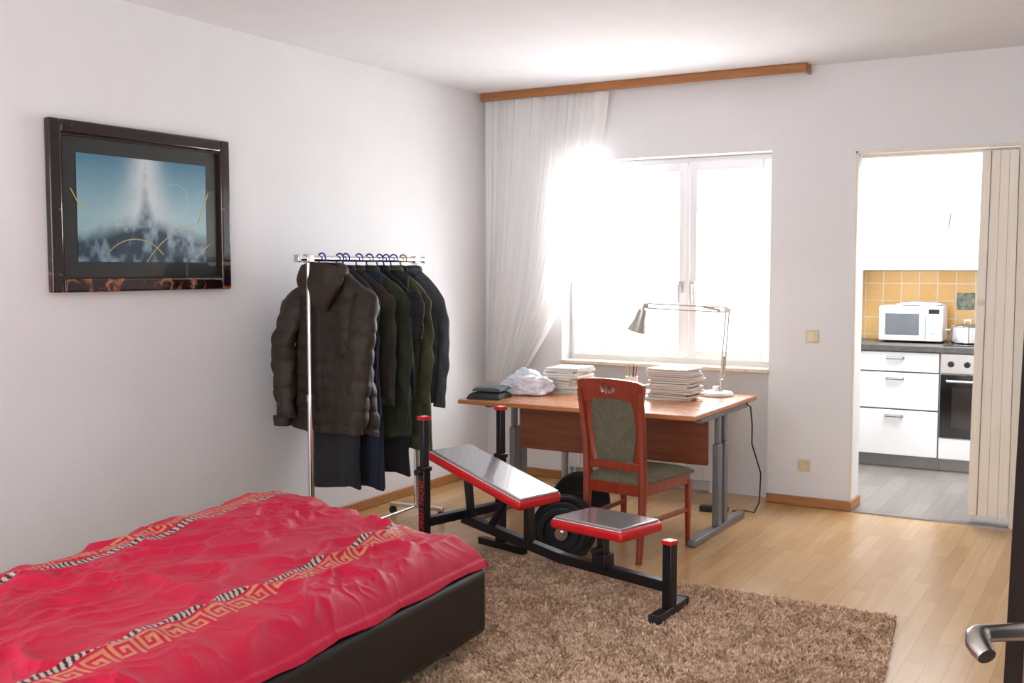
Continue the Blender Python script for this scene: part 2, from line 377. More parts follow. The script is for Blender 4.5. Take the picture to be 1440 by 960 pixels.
XY=((FL*(1-pa[...,None])+FR_*pa[...,None])*(1-pb[...,None])+(HL*(1-pa[...,None])+HR*pa[...,None])*pb[...,None])
mx_,my_=pa*Wd,pb*Ln
edge=np.minimum(np.minimum(pa*Wd,(1-pa)*Wd),np.minimum(pb*Ln,(1-pb)*Ln))
rise=.095*(1-np.exp(-edge/.05))
q=fbm(mx_*2.0+3,my_*2.0,11,3)
wx=mx_+.26*fbm(mx_*2.6,my_*2.6,21,3); wy=my_+.26*fbm(mx_*2.6+5,my_*2.6,31,3)
def rdg(s,k,e=.08):
    a=2*s-1; return np.clip(1-np.sqrt(a*a+e*e)+e,0,1)**k
rid=rdg(vn(wx*7+wy*3,wy*5-wx*3,41),4); rid2=rdg(vn(wx*12-wy*6,wy*8+wx*6,51),4); rid3=rdg(vn(wx*25+wy*14,wy*15-wx*11,61),3); rid4=rdg(vn(wx*40-wy*26,wy*30+wx*18,63),2,.15)
soft=fbm(wx*9,wy*9,81,2)-.4
amp=np.clip(edge/.08,.25,1)
mask2=np.clip((fbm(mx_*2.3+9,my_*2.3,71,2)-.2)*3.5,.3,1)
Zt=.343+rise+.05*(q-.45)*amp+(.020*rid+.016*rid2*mask2+.007*rid3*mask2+.002*rid4*mask2+.016*soft)*amp+.035*np.clip(1-pb*2.5,0,1)*(1-pa)
fall=np.maximum(fa,fb)
wav=.35*np.sin(pb*40+4*q)+.4*np.sin(pa*34)
Zt=Zt-fall*(.55+.2*wav)
out=np.sqrt(np.clip(fall/drop,0,1))*.014*(1+.5*wav)
ox=np.where(fa>0,np.sign(pa-.5),0)*out; oy=np.where(fb>0,-np.sign(pb-.5),0)*out
P=np.stack([XY[...,0]+ox,XY[...,1]+oy,Zt],-1)
cr_=np.array(lin((196,4,58))); colr=np.ones((nv,nu,3))*cr_
colr*= (0.85+.3*fbm(mx_*3,my_*3,77))[...,None]
bmp=["11111110","10000010","10111010","10101010","10100010","10111110","10000000"]
bm_=np.array([[int(ch) for ch in r_] for r_ in bmp])
gold=np.array(lin((206,150,104)))
def band(ca,width,side,sk=0):
    mm=mx_+sk*my_
    cc=(mm-ca)/width+.5
    msk=(cc>0)&(cc<1)
    cell=width/7
    row=np.clip((cc*7).astype(int),0,6); cl=(np.floor(my_/cell).astype(int))%8
    on=msk&(bm_[row,cl]==1)
    wgt=(.55+.45*fbm(mx_*60,my_*60,15,2)*1.3)[...,None]
    colr[on]=(gold*wgt+cr_*(1-wgt))[on]
    z0=(ca+side*(width/2+.008)); zc=(mm-z0)*side/.024
    zm=(zc>0)&(zc<1)
    st=np.sin(my_*330+zc*2+6*fbm(mx_*20,my_*20,5))>.1
    colr[zm&st]=np.array(lin((50,34,42))); colr[zm&~st]=np.array(lin((196,176,164)))
band(.18,.065,1); band(.955,.072,-1,-.03)
dv=gridmesh('duvet',P,attrmat('crimson_cotton',.6,bump=.05,bscale=260,sheen=.05,spec=.35),None,colr); tag(dv,'crumpled crimson duvet with golden meander bands covering the bed','duvet')
# ============================================================ RUG
rx0,rx1,ry0,ry1=.96,2.975,-4.2,-1.825
def rugx(x,y): return x+(ry1-y)*.12*(x-rx0)/(rx1-rx0)
RUGM=M('brown_shag',(248,218,190),.95,var=.1,scale=55,c2=(172,138,110))
rug=MB()
rug.add([(rx0,ry0,.001),(rugx(rx1,ry0),ry0,.001),(rx1,ry1,.001),(rx0,ry1,.001),(rx0,ry0,.013),(rugx(rx1,ry0),ry0,.013),(rx1,ry1,.013),(rx0,ry1,.013)],[(3,2,1,0),(4,5,6,7),(0,1,5,4),(1,2,6,5),(2,3,7,6),(3,0,4,7)])
rug=tag(rug.build('shag_rug',M('rug_backing',(186,154,128),.95,var=.2,scale=40)),'shaggy brown mottled deep pile rug on the laminate floor','rug')
N=140000
px=rng.uniform(rx0,rx1,N); py=rng.uniform(max(ry0,-3.9),ry1,N)
tuft=fbm(px*34,py*34,91,2)
px=rugx(px,py)
ang=rng.uniform(0,2*np.pi,N); h=rng.uniform(.008,.019,N)+.006*np.clip(tuft-.25,0,1)*2; ln_=rng.uniform(.002,.018,N); la=fbm(px*12,py*12,95,2)*16+rng.uniform(-1.6,1.6,N)
wd=rng.uniform(.0022,.0042,N)
dxx,dyy=np.cos(ang)*wd,np.sin(ang)*wd; lx,ly=np.cos(la)*ln_,np.sin(la)*ln_
vs=np.zeros((N,5,3)); 
vs[:,0]=np.stack([px-dxx,py-dyy,np.full(N,.012)],-1); vs[:,1]=np.stack([px+dxx,py+dyy,np.full(N,.012)],-1)
vs[:,2]=np.stack([px+dxx*.9+lx*.5,py+dyy*.9+ly*.5,.012+h*.6],-1); vs[:,3]=np.stack([px-dxx*.9+lx*.5,py-dyy*.9+ly*.5,.012+h*.6],-1)
vs[:,4]=np.stack([px+lx*1.3,py+ly*1.3,.012+h],-1)
me=bpy.data.meshes.new('pile'); base=(np.arange(N)*5)[:,None]
quads=base+np.array([[0,1,2,3]]); tris=base+np.array([[3,2,4]])
me.vertices.add(N*5); me.vertices.foreach_set('co',vs.reshape(-1))
lp=np.concatenate([quads.reshape(-1),tris.reshape(-1)]); me.loops.add(len(lp)); me.loops.foreach_set('vertex_index',lp)
me.polygons.add(2*N); me.polygons.foreach_set('loop_start',np.concatenate([np.arange(N)*4,4*N+np.arange(N)*3]))
me.update(calc_edges=True); me.validate(); me.materials.append(RUGM)
o=bpy.data.objects.new('pile',me); col.objects.link(o); o.parent=rug; o['kind']='stuff'
# ============================================================ DESK
desk=E('desk',(1.295,-.76,0),0,'cherry wood desk with grey metal C-shaped legs under the window','desk')
DT=.655
MB().b2(-.705,.64,-.51,.47,DT-.024,DT).build('tabletop',DESKW,parent=desk,bevel=.006)
MB().b2(-.55,.56,-.10,-.08,.345,DT-.05).build('modesty_panel',DESKP,parent=desk,bevel=.003)
for sx in(-1,1):
    x=sx*.605
    m=MB().b2(x-.022,x+.022,-.43,.32,.0,.035)
    m.b2(x-.018,x+.018,-.10,-.04,.035,.46).b2(x-.018,x+.018,.0,.05,.035,.46)
    m.b2(x-.013,x+.013,-.09,-.05,.46,DT-.05).b2(x-.013,x+.013,.005,.045,.46,DT-.05)
    m.b2(x-.02,x+.02,-.36,.36,DT-.055,DT-.025)
    m.build('leg',DGREY,parent=desk,bevel=.006)
def magstack(cx,cy,z,n,w,d,grp,seed,lab):
    rr=random.Random(seed); z0=z
    cols=[(230,228,222),(210,214,220),(236,232,220),(190,196,205),(222,205,190),(180,120,110),(240,240,240)]
    for i in range(n):
        t=rr.uniform(.006,.013); k=rr.choice(cols); cm=bpy.data.materials.get('cover_%d'%cols.index(k)) or M('cover_%d'%cols.index(k),k,.3,var=.1,scale=15)
        m=MB().b2(-w/2,w/2,-d/2,d/2,0,.001,1).b2(-w/2+.002,w/2-.001,-d/2+.001,d/2-.001,.001,t-.001,0).b2(-w/2,w/2,-d/2,d/2,t-.001,t,1)
        o=m.build('magazine',[PAPER,cm],loc=(cx+rr.uniform(-.014,.014),cy+rr.uniform(-.014,.014),z0),rot=(0,0,rr.uniform(-.18,.18)))
        tag(o,lab,'magazine',grp); z0+=t+.0012
    return z0
magstack(.93,-.62,DT+.001,13,.20,.24,'magazines stacked on the desk by the curtain',1,'thin magazine lying in a pile beside the plastic bag')
magstack(1.585,-.64,DT+.001,15,.24,.20,'magazines stacked on the desk by the lamp',2,'pale magazine in a stack beside the desk lamp')
def blob(name,loc,sc,mat,amp,freq,seed,sub=5,label='',cat='',flat=True):
    bm=bmesh.new(); bmesh.ops.create_icosphere(bm,subdivisions=sub,radius=1)
    for v in bm.verts:
        p=v.co.copy(); nz=mnoise.noise(p*freq+Vector((seed,0,0)))+.5*abs(mnoise.noise(p*freq*2.7+Vector((seed,3,0))))
        v.co=p*(1+amp*nz)
        if flat and v.co.z<-.5: v.co.z=-.5+(v.co.z+.5)*.05
        v.co=Vector((v.co.x*sc[0],v.co.y*sc[1],(v.co.z+.53)*sc[2]))
    me=bpy.data.meshes.new(name); bm.to_mesh(me); bm.free(); sharp(me,60); me.materials.append(mat)
    o=bpy.data.objects.new(name,me); col.objects.link(o); o.location=loc; tag(o,label,cat); return o
blob('plastic_bag',(.79,-.87,DT+.001),(.125,.10,.078),BAGM,.45,1.6,4,label='crumpled white and blue plastic bag on the desk',cat='bag')
def folded(name,loc,dx_,dy_,t,mat,lab,seed):
    X,Yg=np.meshgrid(np.linspace(-1,1,40),np.linspace(-1,1,40))
    se=(1-np.abs(X)**6)*(1-np.abs(Yg)**6); se=np.clip(se,0,1)**.5
    Zu=t*(.15+.85*se)+.008*fbm(X*3+seed,Yg*3,seed)
    mb=MB(); Pu=np.stack([X*dx_,Yg*dy_,Zu],-1); Pl=np.stack([X*dx_,Yg*dy_,0*X],-1)
    mb.grid(Pu.tolist()); mb.grid(Pl.tolist())
    ring=[(i,0) for i in range(40)]+[(39,j) for j in range(40)]+[(39-i,39) for i in range(40)]+[(0,39-j) for j in range(40)]
    mb.grid([[Pu[j][i] for i,j in ring],[Pl[j][i] for i,j in ring]])
    o=mb.build(name,mat,loc=loc,rot=(0,0,.2)); tag(o,lab,'clothes'); return o
folded('folded_trousers',(.70,-1.12,DT+.001),.095,.10,.03,DCLOTH,'folded dark grey trousers on the desk corner',2)
folded('folded_shirt',(.71,-1.11,DT+.042),.08,.09,.018,M('slate_cloth',(74,84,88),.9,var=.1,bump=.3),'folded slate green shirt lying on dark trousers',5)
cup=E('pen_cup',(1.27,-.50,DT+.001),0,'white pen cup standing on the desk','pen cup')
MB().lathe([(0,0),(.032,0),(.035,.09),(.032,.09),(.03,.006),(0,.006)]).build('cup_body',WENAM,parent=cup)
for k,(c_,dx_,dy_) in enumerate([((210,60,40),.014,.0),((40,60,150),-.012,.006),((30,30,30),.0,.012),((230,200,40),-.006,-.012)]):
    o=MB().tube([(dx_*.6,dy_*.6,.0),(dx_*2.3,dy_*2.3,.135),(dx_*2.35,dy_*2.35,.142)],[.004,.004,.002],8).build('pen',M('pen_%d'%k,c_,.4),loc=(1.27,-.50,DT+.012)); tag(o,['red pen in the white cup','blue pen in the white cup','black pen in the white cup','yellow highlighter in the white cup'][k],'pen')
bx=tag(MB().b2(-.05,.05,-.035,.035,0,.05).b2(-.051,.051,-.036,.036,.05,.06,1).build('cardboard_box',[M('box_white',(235,232,228),.6),M('box_lid_orange',(216,150,90),.6)],loc=(1.14,-.47,DT+.001),rot=(0,0,.3),bevel=.002),'small white box with orange lid on the desk','box')
lamp=E('desk_lamp',(1.735,-.40,DT+.001),0,'silver architect desk lamp with spring arm on a white base','desk lamp')
MB().lathe([(0,0),(.095,0),(.098,.008),(.09,.02),(.055,.026),(.05,.022),(.02,.026),(.018,.05),(0,.05)],n=40).build('base',WENAM,parent=lamp)
MB().cyl((.03,0,.02),(.03,0,.09),.011).tube([(.024,0,.08),(.052,0,.475)],.0042).tube([(.044,0,.08),(.07,0,.475)],.0042).tube([(.034,0,.12),(.042,0,.22)],.007).build('lower_arm',LSTEEL,parent=lamp)
MB().cyl((.06,-.014,.475),(.06,.014,.475),.015).tube([(.06,0,.488),(-.42,0,.503)],.0042).tube([(.052,0,.462),(-.42,0,.477)],.0042).tube([(.02,0,.472),(-.08,0,.490)],.007).cyl((-.42,-.012,.49),(-.42,.012,.49),.016).build('upper_arm',LSTEEL,parent=lamp)
sh=MB().lathe([(.010,.125),(.026,.122),(.030,.095),(.034,.062),(.06,-.01),(.058,-.01),(.032,.058),(.0,.08)],n=36)
sh.tube([(0,0,.11),(.0,0,.15)],.008)
sh.build('lamp_shade',LSTEEL,parent=lamp,loc=(-.475,0,.352),rot=(0,R(16),0))
MB().tube([(-.42,0,.49),(-.432,0,.497),(-.438,0,.49)],.006).build('joint',LSTEEL,parent=lamp)
cb=tag(MB().tube([(1.945,-.52,.64),(1.975,-.53,.62),(1.985,-.53,.52),(1.975,-.50,.42),(2.005,-.43,.25),(1.985,-.38,.08),(1.95,-.36,.012),(1.9,-.34,.012),(1.83,-.38,.012)],.004,8).build('power_cable',BLKP),'thin black power cable hanging from the desk to the floor','cable')
ps=tag(MB().b2(-.03,.13,-.025,.025,0,.03).build('power_strip',BLKP,loc=(1.68,-.40,.001),rot=(0,0,.2),bevel=.005),'black power strip on the floor below the desk','power strip')
# ============================================================ CHAIR
chr_=E('dining_chair',(1.672,-1.34,0),R(-5),'reddish wood dining chair with olive green upholstery at the desk','chair')
wb,wf_,dp=.148,.18,.21
for sx in(-1,1):
    pts=[(sx*wb,-dp-.035,0),(sx*wb,-dp-.01,.2),(sx*wb,-dp,.38),(sx*(wb+.001),-dp-.012,.55),(sx*(wb+.008),-dp-.04,.72),(sx*(wb+.010),-dp-.06,.80)]
    MB().tube(pts,[.017,.02,.024,.021,.020,.017],8,sx=1.1,sy=.85,up=(0,1,0)).build('back_leg',CHW,parent=chr_)
    MB().tube([(sx*wf_,dp-.015,0),(sx*wf_,dp-.015,.33)],[.015,.021],4,off=math.pi/4,up=(0,1,0)).build('front_leg',CHW,parent=chr_,bevel=.004)
    MB().box((sx*(wb+wf_)/2,0,.18),(.016,2*dp-.03,.022),Matrix.Rotation(R(-4*sx),3,'Z')).build('side_stretcher',CHW,parent=chr_,bevel=.003)
ap=MB()
ap.box((0,dp-.015,.335),(2*wf_,.02,.055)).box((0,-dp,.335),(2*wb,.02,.055))
for sx in(-1,1): ap.box((sx*(wb+wf_)/2,0,.335),(.02,2*dp-.01,.055),Matrix.Rotation(R(-4*sx),3,'Z'))
ap.build('seat_apron',CHW,parent=chr_,bevel=.003)
X,Yg=np.meshgrid(np.linspace(-1,1,30),np.linspace(-1,1,30))
hw=(wb+.012)+(wf_+.02-wb-.012)*(Yg+1)/2
se=np.clip((1-np.abs(X)**5)*(1-np.abs(Yg)**5),0,1)**.4
Pu=np.stack([X*hw,Yg*(dp+.01),.372+.03*se],-1); Pl=np.stack([X*hw,Yg*(dp+.01),.362+0*X],-1)
mb=MB(); mb.grid(Pu.tolist()).grid(Pl.tolist()); rg=[(i,0) for i in range(30)]+[(29,j) for j in range(30)]+[(29-i,29) for i in range(30)]+[(0,29-j) for j in range(30)]
mb.grid([[Pu[j][i] for i,j in rg],[Pl[j][i] for i,j in rg]]); mb.build('seat',CHG,parent=chr_)
def backy(z): return -dp-.075*max(0,(z-.42))/.45*((z-.35)/.5)
def plate(out,t):
    vs=[];n=len(out)
    for s_ in(-t/2,t/2):
        for x,z in out: vs.append((x,backy(z)+s_+(x*x)*.9-.012,z))
    fs=[tuple(range(n))[::-1],tuple(range(n,2*n))]+[(i,(i+1)%n,n+(i+1)%n,n+i) for i in range(n)]
    return MB().add(vs,fs)
crest=[]
for i in range(15):
    a=i/14; crest.append((-.176+.352*a, .842+.014*math.sin(math.pi*a)-.012*(abs(a-.5)*2)**10))
low=[]
for i in range(13):
    a=1-i/12; low.append((-.13+.26*a,.742+.022*math.sin(math.pi*a)))
cr_o=plate(crest+[(.174,.80),(.158,.72)]+low+[(-.158,.72),(-.174,.80)],.024).build('crest_rail',CHW,parent=chr_)
cut=MB()
for dx_,an,ls in((-.034,-24,.028),(-.012,-8,.034),(.012,8,.034),(.034,24,.028)):
    rot=Matrix.Rotation(R(an),3,'Y')
    vs=[];n=14
    for yy in(-.2,.2):
        for k in range(n):
            a=2*math.pi*k/n; p=rot@Vector((.0085*math.cos(a),0,ls*.66*math.sin(a))); vs.append((p.x+dx_,yy+backy(.8),p.z+.806))
    cut.add(vs,[tuple(range(n))[::-1],tuple(range(n,2*n))]+[(i,(i+1)%n,n+(i+1)%n,n+i) for i in range(n)])
cut_o=cut.build('cutter',CHW,parent=chr_)
bo=cr_o.modifiers.new('b','BOOLEAN'); bo.operation='DIFFERENCE'; bo.object=cut_o; bo.solver='EXACT'
bpy.context.view_layer.update(); dg=bpy.context.evaluated_depsgraph_get()
nm=bpy.data.meshes.new_from_object(cr_o.evaluated_get(dg)); cr_o.modifiers.clear(); cr_o.data=nm; sharp(nm,35)
bpy.data.objects.remove(cut_o)
def pan(hw0,hw1,z0,z1,t,name,mat,yo=0):
    G=[];n=24
    for s_ in(-1,1):
        P=[]
        for j in range(n):
            b_=j/(n-1); z=z0+(z1-z0)*b_; hw=hw0+(hw1-hw0)*b_+.008*math.sin(b_*math.pi)
            row=[]
            for i in range(n):
                a=i/(n-1)*2-1; puff=max(0,(1-abs(a)**4)*(1-abs(b_*2-1)**6))**.5
                row.append((a*hw,backy(z)+(a*hw)**2*.9+yo+s_*t*(.3+.7*puff),z+.022*(1-a*a)*b_))
            P.append(row)
        G.append(P)
    mb=MB(); mb.grid(G[0]); mb.grid(G[1]); 
    ring=[(i,0) for i in range(n)]+[(n-1,j) for j in range(n)]+[(n-1-i,n-1) for i in range(n)]+[(0,n-1-j) for j in range(n)]
    mb.grid([[G[0][j][i] for i,j in ring],[G[1][j][i] for i,j in ring]])
    return mb.build(name,mat,parent=chr_)
pan(.095,.118,.46,.742,.012,'back_cushion',CHG,-.006)
for sx in(-1,1):
    pts=[(sx*(.112+.02*math.sin(i/10*math.pi)+.012*i/10),backy(.42+.34*i/10)+.006,.42+.34*i/10) for i in range(11)]
    MB().tube(pts,.02,8,sx=.5,sy=1.3,up=(0,1,0)).build('back_stile',CHW,parent=chr_)
MB().box((0,backy(.45)-.0,.44),(2*wb,.02,.04)).build('lower_back_rail',CHW,parent=chr_,bevel=.004)
# ============================================================ WEIGHT BENCH
wbn=E('weight_bench',(1.07,-1.95,.014),R(-14.5),'black steel weight bench with red and black padded boards','weight bench')
f=MB(); FX=1.175
for sy in(-1,1):
    f.sq((0,sy*.24,.02),(0,sy*.24,.45),.04); f.sq((0,sy*.24,.45),(0,sy*.24,.675),.032)
    f.b2(-.14,.16,sy*.24-.02,sy*.24+.02,.0,.035)
    f.box((.0,sy*.24,.452),(.05,.05,.02))
f.sq((0,-.24,.21),(0,.24,.21),.04)
f.sq((0,0,.19),(.62,0,.12),.042).sq((.6,0,.12),(FX,0,.115),.042)
f.sq((FX,0,.02),(FX,0,.285),.042)
RF=Matrix.Rotation(R(14),3,'Z')
f.box((FX,0,.0225),(.044,.27,.035),RF)
f.sq((.84,0,.13),(.84,0,.29),.038).box((.84,0,.275),(.28,.05,.02)).box((.84,0,.15),(.07,.06,.07))
f.sq((.42,0,.14),(.42,0,.34),.036).sq((.05,0,.2),(.02,0,.43),.03).sq((.18,0,.18),(.30,0,.35),.026)
f.build('steel_frame',BLK,parent=wbn,bevel=.003)
for (x,y,z) in((0,-.24,.68),(0,.24,.68),(FX,0,.29)):
    MB().box((x,y,z),(.046,.046,.016)).box((x,y,z+.0085),(.024,.024,.002),m=1).build('post_cap',[RED,WHITEP],parent=wbn,bevel=.003)
for sy in(-1,1):
    p_=RF@Vector((0,sy*.142,0)); MB().box((FX+p_.x,p_.y,.022),(.05,.014,.04),RF).build('foot_cap',BLKP,parent=wbn,bevel=.003)
MB().cyl((.84,-.02,.2),(.84,-.06,.2),.016).build('adjusting_knob',BLKP,parent=wbn)
MB().cyl((.0,-.255,.44),(.0,-.29,.44),.014).build('adjusting_knob',BLKP,parent=wbn)
def pad(name,p0,p1,w_,t):
    p0=Vector(p0);p1=Vector(p1); Lg=(p1-p0).length; an=-math.atan2(p1.z-p0.z,p1.x-p0.x)
    mid=(p0+p1)/2
    o=MB().box((0,0,-.03),(Lg,w_,.044)).build(name,RED,parent=wbn,loc=mid,rot=(0,an,0),bevel=.016,seg=4)
    MB().box((0,0,-.0045),(Lg-.03,w_-.022,.011)).build('top_cover',VINYL,parent=o,bevel=.005,seg=3)
    MB().box((0,0,-.0105),(Lg-.022,w_-.014,.003)).build('piping',WHITEP,parent=o,bevel=.001)
    return o
p1=pad('backrest_pad',(-.10,0,.515),(.50,0,.365),.27,.05)
p2=pad('seat_pad',(.665,0,.33),(1.045,0,.335),.27,.05)
def text(s,size,mat,parent,loc,rot,name='lettering'):
    cu=bpy.data.curves.new('t','FONT'); cu.body=s; cu.size=size; cu.extrude=.0006; cu.align_x='CENTER'; cu.align_y='CENTER'
    t=bpy.data.objects.new('t',cu); col.objects.link(t); bpy.context.view_layer.update()
    me=bpy.data.meshes.new_from_object(t.evaluated_get(bpy.context.evaluated_depsgraph_get())); bpy.data.objects.remove(t)
    me.materials.append(mat); o=bpy.data.objects.new(name,me); col.objects.link(o); o.parent=parent; o.location=loc; o.rotation_euler=rot; return o
text('IRON HERO',.045,RED,wbn,(.0,-.2615,.28),(R(90),R(90),0))
# ============================================================ BARBELL
d_=Vector((-.22,.63,0)); 
bar=E('barbell',(1.48,-1.735,.153),math.atan2(-d_.x,d_.y),'short barbell with black weight plates on the floor','barbell')
MB().cyl((0,-.10,0),(0,.78,0),.013).build('bar',CHROME,parent=bar)
def plateM(r):
    return MB().lathe([(.015,-.012),(.035,-.016),(.04,-.006),(r*.72,-.006),(r*.8,-.014),(r*.97,-.014),(r,-.009),(r,.009),(r*.97,.014),(r*.8,.014),(r*.72,.006),(.04,.006),(.035,.016),(.015,.012),(.015,-.012)],n=56,axis='Y')
for y,r_ in((-.045,.11),(-.012,.13),(.022,.152),(.056,.152),(.60,.152),(.634,.152),(.668,.13)):
    plateM(r_).build('weight_plate',IRON,parent=bar,loc=(0,y,0))
MB().lathe([(.014,-.012),(.03,-.012),(.03,.012),(.014,.012)],axis='Y').cyl((0,0,.02),(0,0,.05),.006).build('collar',CHROME,parent=bar,loc=(0,-.075,0))
# ============================================================ CLOTHES RACK
RX=.385
rk=E('clothes_rack',(RX,-1.79,0),R(3.1),'chrome clothes rail on wheels loaded with jackets','clothes rack')
Hb=1.405
MB().cyl((0,-.53,Hb),(0,.53,Hb),.014).build('hanging_rail',CHROME,parent=rk)
for sy in(-1,1):
    MB().cyl((0,sy*.46,.06),(0,sy*.46,.75),.015).cyl((0,sy*.46,.75),(0,sy*.46,Hb),.012).cyl((0,sy*.46,.74),(0,sy*.46,.77),.018).build('post',CHROME,parent=rk)
    MB().box((0,sy*.46,Hb),(.035,.05,.04)).build('corner_joint',CHROME,parent=rk,bevel=.005)
    MB().box((0,sy*.54,Hb),(.032,.02,.036)).build('end_cap',CHROME,parent=rk,bevel=.005)
    MB().b2(-.17,.17,sy*.46-.014,sy*.46+.014,.045,.065).build('foot',CHROME,parent=rk,bevel=.004)
    for sx in(-1,1):
        MB().lathe([(0,-.009),(.02,-.009),(.022,0),(.02,.009),(0,.009)],c=(sx*.155,sy*.46,.0225),axis='Y').b2(sx*.155-.006,sx*.155+.006,sy*.46-.013,sy*.46+.013,.028,.046).build('caster',BLKP,parent=rk)
MB().cyl((0,-.46,.058),(0,.46,.058),.009).build('base_bar',CHROME,parent=rk)
def rackpos(t):
    v=Matrix.Rotation(R(3.1),3,'Z')@Vector((0,t,0)); return (RX+v.x,-1.79+v.y)
def hanger(t,rz,mat,lab):
    x,y=rackpos(t); e=E('coat_hanger',(x,y,Hb),rz,lab,'coat hanger','coat hangers on the chrome rail')
    pts=[]
    for i in range(14):
        a=R(-35+ i*(250/13)); pts.append((.024*math.cos(a),0,.002+.024*math.sin(a)))
    pts+= [(-.016,0,-.028),(0,0,-.045),(0,0,-.06)]
    MB().tube(pts,.0042,8).build('hook',mat,parent=e)
    MB().tube([(-.16,0,-.15),(-.12,0,-.115),(-.03,0,-.066),(.03,0,-.066),(.12,0,-.115),(.16,0,-.15)],.007,8,sy=.6).tube([(-.155,0,-.15),(.155,0,-.15)],.004,8).build('arms',mat,parent=e)
def bodymesh(w,L,d,quilt=0,seed=0,neck=.06,fold=.1,hem=1.0,sh=.12,qa=.009):
    NV,NA=int(max(60,L/.008)),96; P=[]; rr=random.Random(seed); ph=[rr.uniform(0,6.3) for _ in range(6)]
    for j in range(NV):
        v=j/(NV-1); z=-v*L; s_=min(1,v*L/sh)
        a=neck+(w/2-neck)*math.sin(s_*math.pi/2)**1.1
        a*=1+(hem-1)*v-.07*math.sin(min(1,v*1.4)*math.pi)
        b_=d/2*(.4+.6*min(1,v*L/.2))
        row=[]
        for i in range(NA):
            th=2*math.pi*i/NA; c_,s2=math.cos(th),math.sin(th)
            x=a*math.copysign(abs(c_)**.75,c_); y=b_*math.copysign(abs(s2)**.8,s2)
            fo=fold*(.25+.75*v)*(math.sin(3*th+ph[0]+2*v)*.5+math.sin(7*th+ph[1]-1.5*v)*.4+math.sin(12*th+ph[2]+2*v)*.35)
            y*=1+fo*2.2; x*=1+fo*.25
            qf=0
            if quilt: qf=(abs(math.sin(math.pi*(-z+.012*math.sin(x*14)+.006*math.sin(x*31+z*20))/quilt))**.6)*qa-qa/2
            nz=mnoise.noise(Vector((x*7+seed,y*7,z*5)))*(.022 if quilt else .010)+(mnoise.noise(Vector((x*20+seed,y*20,z*24)))*.007 if quilt else mnoise.noise(Vector((x*16+seed,y*16,z*9)))*.005)
            x+= (qf+nz)*c_; y+=(qf+nz)*s2
            row.append((x,y,z+.01*math.sin(3*th+ph[3])*v))
        P.append(row)
    mb=MB(); mb.grid(P,closed_u=True)
    o=len(mb.v); mb.add([(p[0]*.9,p[1]*.8,p[2]+.03) for p in P[-1]],[]); 
    base=(NV-1)*NA
    for i in range(NA): mb.f.append((base+i,base+(i+1)%NA,o+(i+1)%NA,o+i)); mb.mi.append(0)
    mb.f.append(tuple(o+i for i in range(NA))); mb.mi.append(0)
    mb.f.append(tuple(range(NA))); mb.mi.append(0)
    return mb
def sleeve(sx,w,Ls,r0,r1,quilt,seed,spread=.07,yo=-.02):
    n=80; pts=[];rs=[]; st=.055 if quilt else .045
    for i in range(n):
        s_=i/(n-1)
        x=sx*(w/2-st+spread*math.sin(min(1,s_*1.6)*math.pi/2)-.03*s_*s_); z=-(.09 if quilt else .115)-Ls*s_; y=-.01*math.sin(s_*3+seed)+yo*min(1,s_*2.5)-.015*s_
        pts.append((x,y,z))
        r_=r0+(r1-r0)*s_
        if quilt: r_+=(abs(math.sin(math.pi*s_*Ls/quilt))**.6)*.008-.004
        else: r_+=.0025*math.sin(s_*17+seed)+.002*math.sin(s_*37+2*seed)
        if i<10: r_*=.35+.65*math.sin(i/10*math.pi/2)
        rs.append(r_)
    m=MB().tube(pts,rs,24,sx=1,sy=.7 if quilt else .42,up=(sx,0,0))
    k=.012 if quilt else .009
    m.v=[(p[0]+k*mnoise.noise(Vector((p[0]*20,p[1]*20,p[2]*11+seed))),p[1]+1.5*k*mnoise.noise(Vector((p[0]*25+9,p[1]*25,p[2]*10+seed))),p[2]) for p in m.v]
    return m
def garment(kind,t,rz,w,L,d,mat,lab,cat,quilt=0,sl=None,seed=0,fold=.1,r0=.048,r1=.036,collar=True,hem=1.0,xo=0,neck=.055,sh=.16,yo=-.012,spread=.035):
    x,y=rackpos(t); e=E(kind,(x+xo,y,Hb-.052),rz,lab,cat)
    bodymesh(w,L,d,quilt,seed,fold=fold,hem=hem,neck=neck,sh=sh).build('body',mat,parent=e,ang=80)
    if sl:
        for sx in(-1,1): sleeve(sx,w,sl,r0,r1,quilt*.95 if quilt else 0,seed+sx,yo=yo,spread=spread).build('sleeve',mat,parent=e,ang=80)
    if collar:
        pts=[(.06*math.cos(a),.03*math.sin(a),-.004+.01*math.sin(a)) for a in [2*math.pi*i/24 for i in range(24)]]
        MB().tube(pts,.011,10,closed=True,sx=1.6,sy=.8).build('collar',mat,parent=e)
    return e
PUF=M('brown_puffer_nylon',(50,40,33),.6,var=.12,scale=10,bump=.25,bscale=50,spec=.3)
NAVY=M('navy_cloth',(32,38,52),.9,var=.15,bump=.3); GRN=M('dark_green_cloth',(46,56,38),.9,var=.15,bump=.3)
BKC=M('black_cotton',(30,30,34),.95,var=.15,bump=.3); OLV=M('olive_cloth',(80,82,58),.9,var=.15,bump=.3)
GRY=M('blue_grey_cloth',(84,86,94),.9,var=.15,bump=.3); DEN=M('dark_denim',(34,42,62),.9,var=.2,bump=.4); TRO=M('anthracite_cloth',(40,40,44),.9,var=.15,bump=.3)
BRN=M('brown_wool_cloth',(62,55,47),.9,var=.15,bump=.3)
pj=garment('puffer_jacket',-.35,R(-6),.50,.76,.14,PUF,'dark brown quilted puffer jacket with hood on the rail','jacket',quilt=.072,sl=.62,seed=3,fold=.09,r0=.075,r1=.058,hem=1.06,collar=False,yo=-.085,spread=.07,xo=.06,sh=.14)
for sx in(-1,1):
    MB().tube([(sx*.24,-.115,-.70),(sx*.24,-.115,-.745)],[.05,.045],20,sy=.75,up=(sx,0,0)).build('cuff',PUF,parent=pj)
